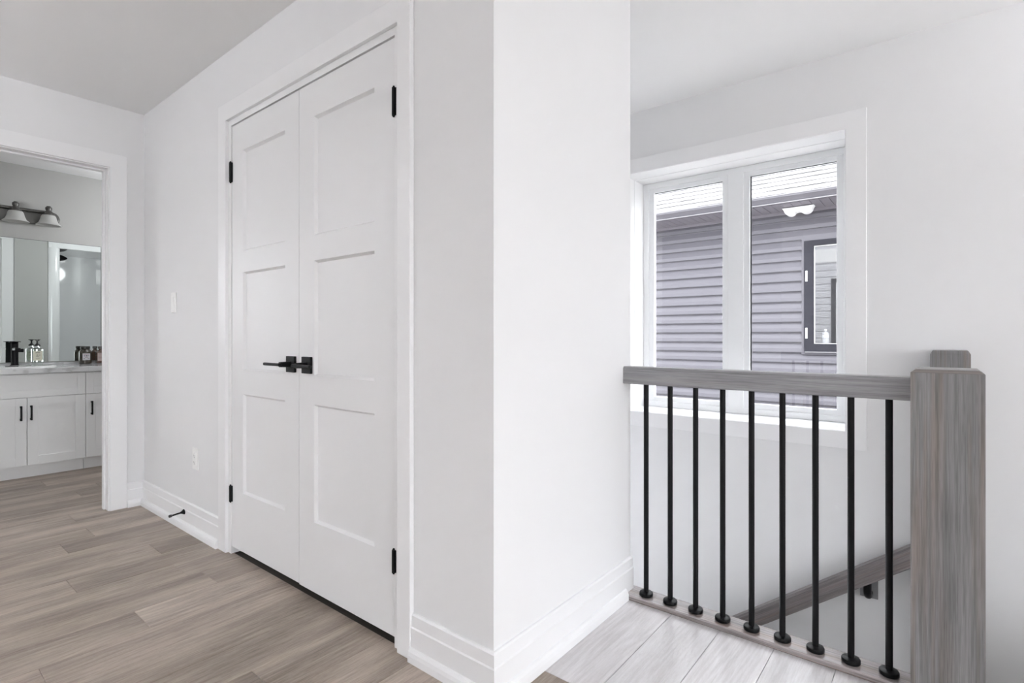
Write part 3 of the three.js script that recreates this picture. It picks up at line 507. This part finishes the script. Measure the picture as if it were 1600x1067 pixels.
// ------------------------------------------------------------------ neighbouring house
const XN = 7.43;
const nb = tag(grp('neighbouring_house', [XN, -0.6, 0]), 'neighbouring house with grey lavender siding, pale shingle roof and dark window', 'house');
{
  const Y = 0.6, V = (z, y) => new THREE.Vector3(0, y + Y, z), N0 = -10, N1 = 7, wz0 = -1.33, wz1 = -0.25, wy0 = 0.855, wy1 = 2.225;
  const PR = [[0, 0], [0.001, 0], [0.001, 0.017], [0.034, 0.016], [0.034, 0.020], [0.031, 0.062], [0.003, 0.124], [0.001, 0.127], [0, 0.127]];
  for (let i = 0; i < 24; i++) {
    const y = 2.615 - 0.127 * (i + 1);
    const cut = y + 0.127 > wy0 && y < wy1;
    for (const [a, b] of cut ? [[N0, wz0 - 0.028], [wz1 + 0.028, N1]] : [[N0, N1]]) obj('siding_board', [sweep(PR, V(a, y), V(b, y), [-1, 0, 0])], M.siding, nb);
  }
  obj('wall', [bx(0.001, 0.25, 0, 3.6, N0, wz0 - 0.03), bx(0.001, 0.25, 0, 3.6, wz1 + 0.03, N1), bx(0.001, 0.25, 0, wy0 + Y - 0.03, wz0 - 0.03, wz1 + 0.03), bx(0.001, 0.25, wy1 + Y + 0.03, 3.6, wz0 - 0.03, wz1 + 0.03)], M.siding, nb);
  // window
  const r = (x0, x1, y0, y1, z0, z1, w, wb = w, wt = w) => [rb(x0, x1, y0, y1, z0, z0 + w, 0.003), rb(x0, x1, y0, y1, z1 - w, z1, 0.003), rb(x0 + 0.0008, x1 - 0.0008, y1 - wt, y1, z0 + w - 0.004, z1 - w + 0.004, 0.003), rb(x0 + 0.0008, x1 - 0.0008, y0, y0 + wb, z0 + w - 0.004, z1 - w + 0.004, 0.003)];
  const win = obj('window', r(-0.055, 0.06, wy0 + Y, wy1 + Y, wz0, wz1, 0.105, 0.105, 0.066), M.charcoal, nb);
  obj('window_trim', r(-0.035, 0.02, wy0 + Y - 0.03, wy1 + Y + 0.03, wz0 - 0.03, wz1 + 0.03, 0.03), M.siding, win);
  obj('sill_edge', [rb(-0.062, -0.03, wy0 + Y - 0.004, wy0 + Y + 0.008, wz0 + 0.01, wz1 - 0.01, 0.002)], M.eave_edge, win);
  obj('inner_sash', r(-0.02, 0.03, wy0 + Y + 0.10, wy1 + Y - 0.062, wz0 + 0.10, wz1 - 0.10, 0.010), M.white_plastic, win);
  obj('pane', [bx(0.0, 0.002, wy0 + Y + 0.1, wy1 + Y - 0.06, wz0 + 0.1, wz1 - 0.1)], M.coated_glass, win);
  for (const yc of [1.79, 1.09]) obj('hinge_clip', [rb(-0.066, -0.054, yc + Y - 0.065, yc + Y + 0.065, wz0 + 0.018, wz0 + 0.040, 0.002)], M.white_plastic, win);
  obj('room_behind', [bx(0.9, 0.95, 0.2, 3.4, N0 / 4, 1.2), bx(0.06, 0.9, 0.2, 0.24, -2.5, 1.2), bx(0.25, 0.9, 3.3, 3.34, -2.5, 1.2), bx(0.25, 0.9, 0.2, 3.34, -2.5, -2.45), bx(0.25, 0.9, 0.2, 3.34, 1.15, 1.2), bx(0.06, 0.25, wy0 + Y + 0.06, wy0 + Y + 0.105, wz0, wz1)], M.interior, nb);
  // eave: soffit panels, fascia, gutter
  for (let i = 0; i < 57; i++) { const z = N0 + 0.3 * i; obj('soffit_panel', [...[0, 0.1, 0.2].map((q) => bx(-0.50, -0.002, 2.618 + Y, 2.630 + Y, z + q + 0.003, z + q + 0.097)), bx(-0.50, -0.002, 2.626 + Y, 2.632 + Y, z - 0.003, z + 0.303)], M.soffit, nb); }
  obj('frieze', [rb(-0.03, -0.002, 2.585 + Y, 2.624 + Y, N0, N1, 0.003)], M.soffit, nb);
  const G = [[0, 0], [0.05, 0], [0.055, 0.006], [0.068, 0.03], [0.085, 0.055], [0.09, 0.062], [0.09, 0.085], [0, 0.085]];
  obj('gutter', [sweep(G, new THREE.Vector3(-0.48, 2.628 + Y, N0), new THREE.Vector3(-0.48, 2.628 + Y, N1), [-1, 0, 0])], M.eave_metal, nb);
  obj('gutter_lip', [rb(-0.575, -0.558, 2.708 + Y, 2.722 + Y, N0, N1, 0.003), rb(-0.545, -0.525, 2.620 + Y, 2.632 + Y, N0, N1, 0.003)], M.eave_edge, nb);
  // roof: deck and courses of shingles
  const th = 35 * Math.PI / 180, cs = Math.cos(th), sn = Math.sin(th), P = [], C = [], x0 = -0.56, y0 = 2.72 + Y;
  const at = (s, h, z) => [x0 + s * cs - h * sn, y0 + s * sn + h * cs, z];
  const cube = (s0, s1, h0, h1, z0, z1, c) => {
    const a = at(s0, h1, z0), b = at(s0, h1, z1), d = at(s1, 0.002, z0), e = at(s1, 0.002, z1), f = at(s0, h0, z0), g = at(s0, h0, z1), k = at(s1, 0, z0), l = at(s1, 0, z1);
    [[a, b, e, d], [f, g, b, a], [f, a, d, k], [b, g, l, e]].forEach((q, n) => { P.push(...q[0], ...q[1], ...q[2], ...q[0], ...q[2], ...q[3]); for (let i = 0; i < 6; i++) C.push(...(n ? [0.025, 0.025, 0.028] : c)); });  // dark tab edges double as the shadow lines between courses
  };
  for (let c = 0; c < 22; c++) for (let z = N0 - 0.15 * (c % 2) - 0.1 * rnd(); z < N1;) {
    const w = 0.18 + 0.16 * rnd(), k = 0.15 + 0.06 * rnd();
    cube(0.143 * c, 0.143 * (c + 1) + 0.03, 0, 0.007 + 0.004 * rnd(), z + 0.0012, z + w - 0.0012, [k, k * 0.99, k * 0.99]); z += w;
  }
  const g = new THREE.BufferGeometry(); g.setAttribute('position', new THREE.Float32BufferAttribute(P, 3)); g.setAttribute('color', new THREE.Float32BufferAttribute(C, 3)); g.computeVertexNormals();
  const roof = obj('roof', [new THREE.BoxGeometry(3.3, 0.05, N1 - N0).translate(1.65, -0.028, (N0 + N1) / 2).rotateZ(th).translate(x0, y0, 0)], M.soffit, nb);
  const sh = new THREE.Mesh(g, M.shingle); sh.name = 'shingles'; sh.userData.kind = 'stuff'; sh.castShadow = sh.receiveShadow = true; roof.add(sh);
}
{   // flood light under the eave
  const f = tag(grp('flood_light', [7.20, 2.613, -1.357]), 'white twin lobed flood light under the eave of the neighbouring house', 'lamp');
  const S = new THREE.Shape(); S.moveTo(-0.165, 0); S.lineTo(0.165, 0); S.lineTo(0.150, -0.02); S.bezierCurveTo(0.14, -0.09, 0.06, -0.085, 0.045, -0.060); S.bezierCurveTo(0.02, -0.040, -0.02, -0.040, -0.04, -0.062); S.bezierCurveTo(-0.06, -0.098, -0.125, -0.098, -0.148, -0.02); S.closePath();
  obj('housing', [new THREE.ExtrudeGeometry(S, { depth: 0.10, bevelEnabled: true, bevelSize: 0.006, bevelThickness: 0.012, bevelSegments: 3, curveSegments: 14 }).rotateY(-Math.PI / 2).translate(0.05, -0.006, 0)], M.white_plastic, f);
  for (const z of [-0.095, 0.095]) obj('lens', [new THREE.SphereGeometry(0.036, 20, 12).scale(0.5, 0.8, 1).translate(-0.06, -0.045, z)], M.white_plastic, f);
}
{   // water bottle behind the neighbour's pane
  const b = tag(grp('water_bottle', [XN + 0.13, 0.965, -1.125]), 'small clear water bottle on the sill of the neighbouring dark window', 'bottle');
  obj('body', [lathe([[0, 0], [0.033, 0], [0.036, 0.006], [0.036, 0.045], [0.033, 0.052], [0.036, 0.06], [0.036, 0.115], [0.028, 0.135], [0.015, 0.150], [0.014, 0.158], [0, 0.158]], 24)], M.clear_plastic, b);
  obj('label', [new THREE.CylinderGeometry(0.0368, 0.0368, 0.04, 24, 1, true).translate(0, 0.084, 0)], std('bottle_label', { color: lin(0.62, 0.66, 0.74), roughness: 0.5, side: THREE.DoubleSide }), b);
  obj('cap', [cyl(0, 0.156, 0, 0.016, 0.016, 0.018, 20)], M.white_plastic, b);
}
struct(obj('ground', [bx(XO + 0.0, 30, -0.9, -0.6, -30, 30), bx(-30, XL - 0.15, -0.9, -0.6, -30, 30), bx(XL - 0.15, XO, -0.9, -0.6, ZR + 0.15, 30), bx(XL - 0.15, XO, -0.9, -0.6, -30, ZM - 0.12)], M.ground));

// ------------------------------------------------------------------ fill light: added, unseen uplighter floor lamps and a bathroom pendant
for (const [x, y, z, p, label] of [[-1.9, 0, -3.0, 0.88, 'added unseen floor lamp with an upturned bowl, fill light for the hall left of the closet doors'], [-1.5, 0, 2.6, 0.9, 'added unseen floor lamp with an upturned bowl, fill light behind the camera'], [2.6, 0, 1.6, 0.24, 'added unseen floor lamp with an upturned bowl, fill light by the stair landing'], [2.6, LOW, -2.8, 0.32, 'added unseen floor lamp with an upturned bowl, fill light at the foot of the stairs']]) {
  const l = tag(grp('added_floor_lamp', [x, y, z]), label, 'added floor lamp');
  obj('base', [lathe([[0, 0], [0.14, 0], [0.14, 0.012], [0.03, 0.03], [0.014, 0.05], [0, 0.05]], 32)], M.black_metal, l);
  obj('pole', [cyl(0, 0.04, 0, 0.012, 0.012, 1.60, 16)], M.black_metal, l);
  obj('bowl', [lathe([[0.0, 1.625], [0.05, 1.63], [0.12, 1.67], [0.17, 1.74], [0.175, 1.742], [0.165, 1.742], [0.115, 1.676], [0.05, 1.637], [0, 1.633]], 40)], M.white_plastic, l);
  obj('bulb', [new THREE.SphereGeometry(0.045, 24, 16).translate(0, 1.70, 0)], M.added_lamp_face, l);
  const a = new THREE.PointLight(0xf8faff, LAMP * p, 0, 2); a.position.y = 1.70; a.castShadow = true; a.shadow.radius = 2; l.add(a);
}
{
  const l = tag(grp('added_globe_pendant', [1.85, 1.95, -5.02]), 'unseen white globe pendant added to light the bathroom', 'added pendant lamp');  // out-of-view pendant, added to brighten the bathroom
  obj('globe', [new THREE.SphereGeometry(0.11, 32, 20)], M.added_lamp_face, l);
  obj('fitter', [cyl(0, 0.105, 0, 0.035, 0.03, 0.04), cyl(0, 0.145, 0, 0.006, 0.006, H - 1.95 - 0.165, 12), cyl(0, H - 1.95 - 0.02, 0, 0.06, 0.055, 0.02)], M.black_metal, l);
  const a = new THREE.PointLight(0xf8faff, 0.15, 0, 2); a.castShadow = true; a.shadow.radius = 4.5; l.add(a);
}

renderer.render(scene, camera);
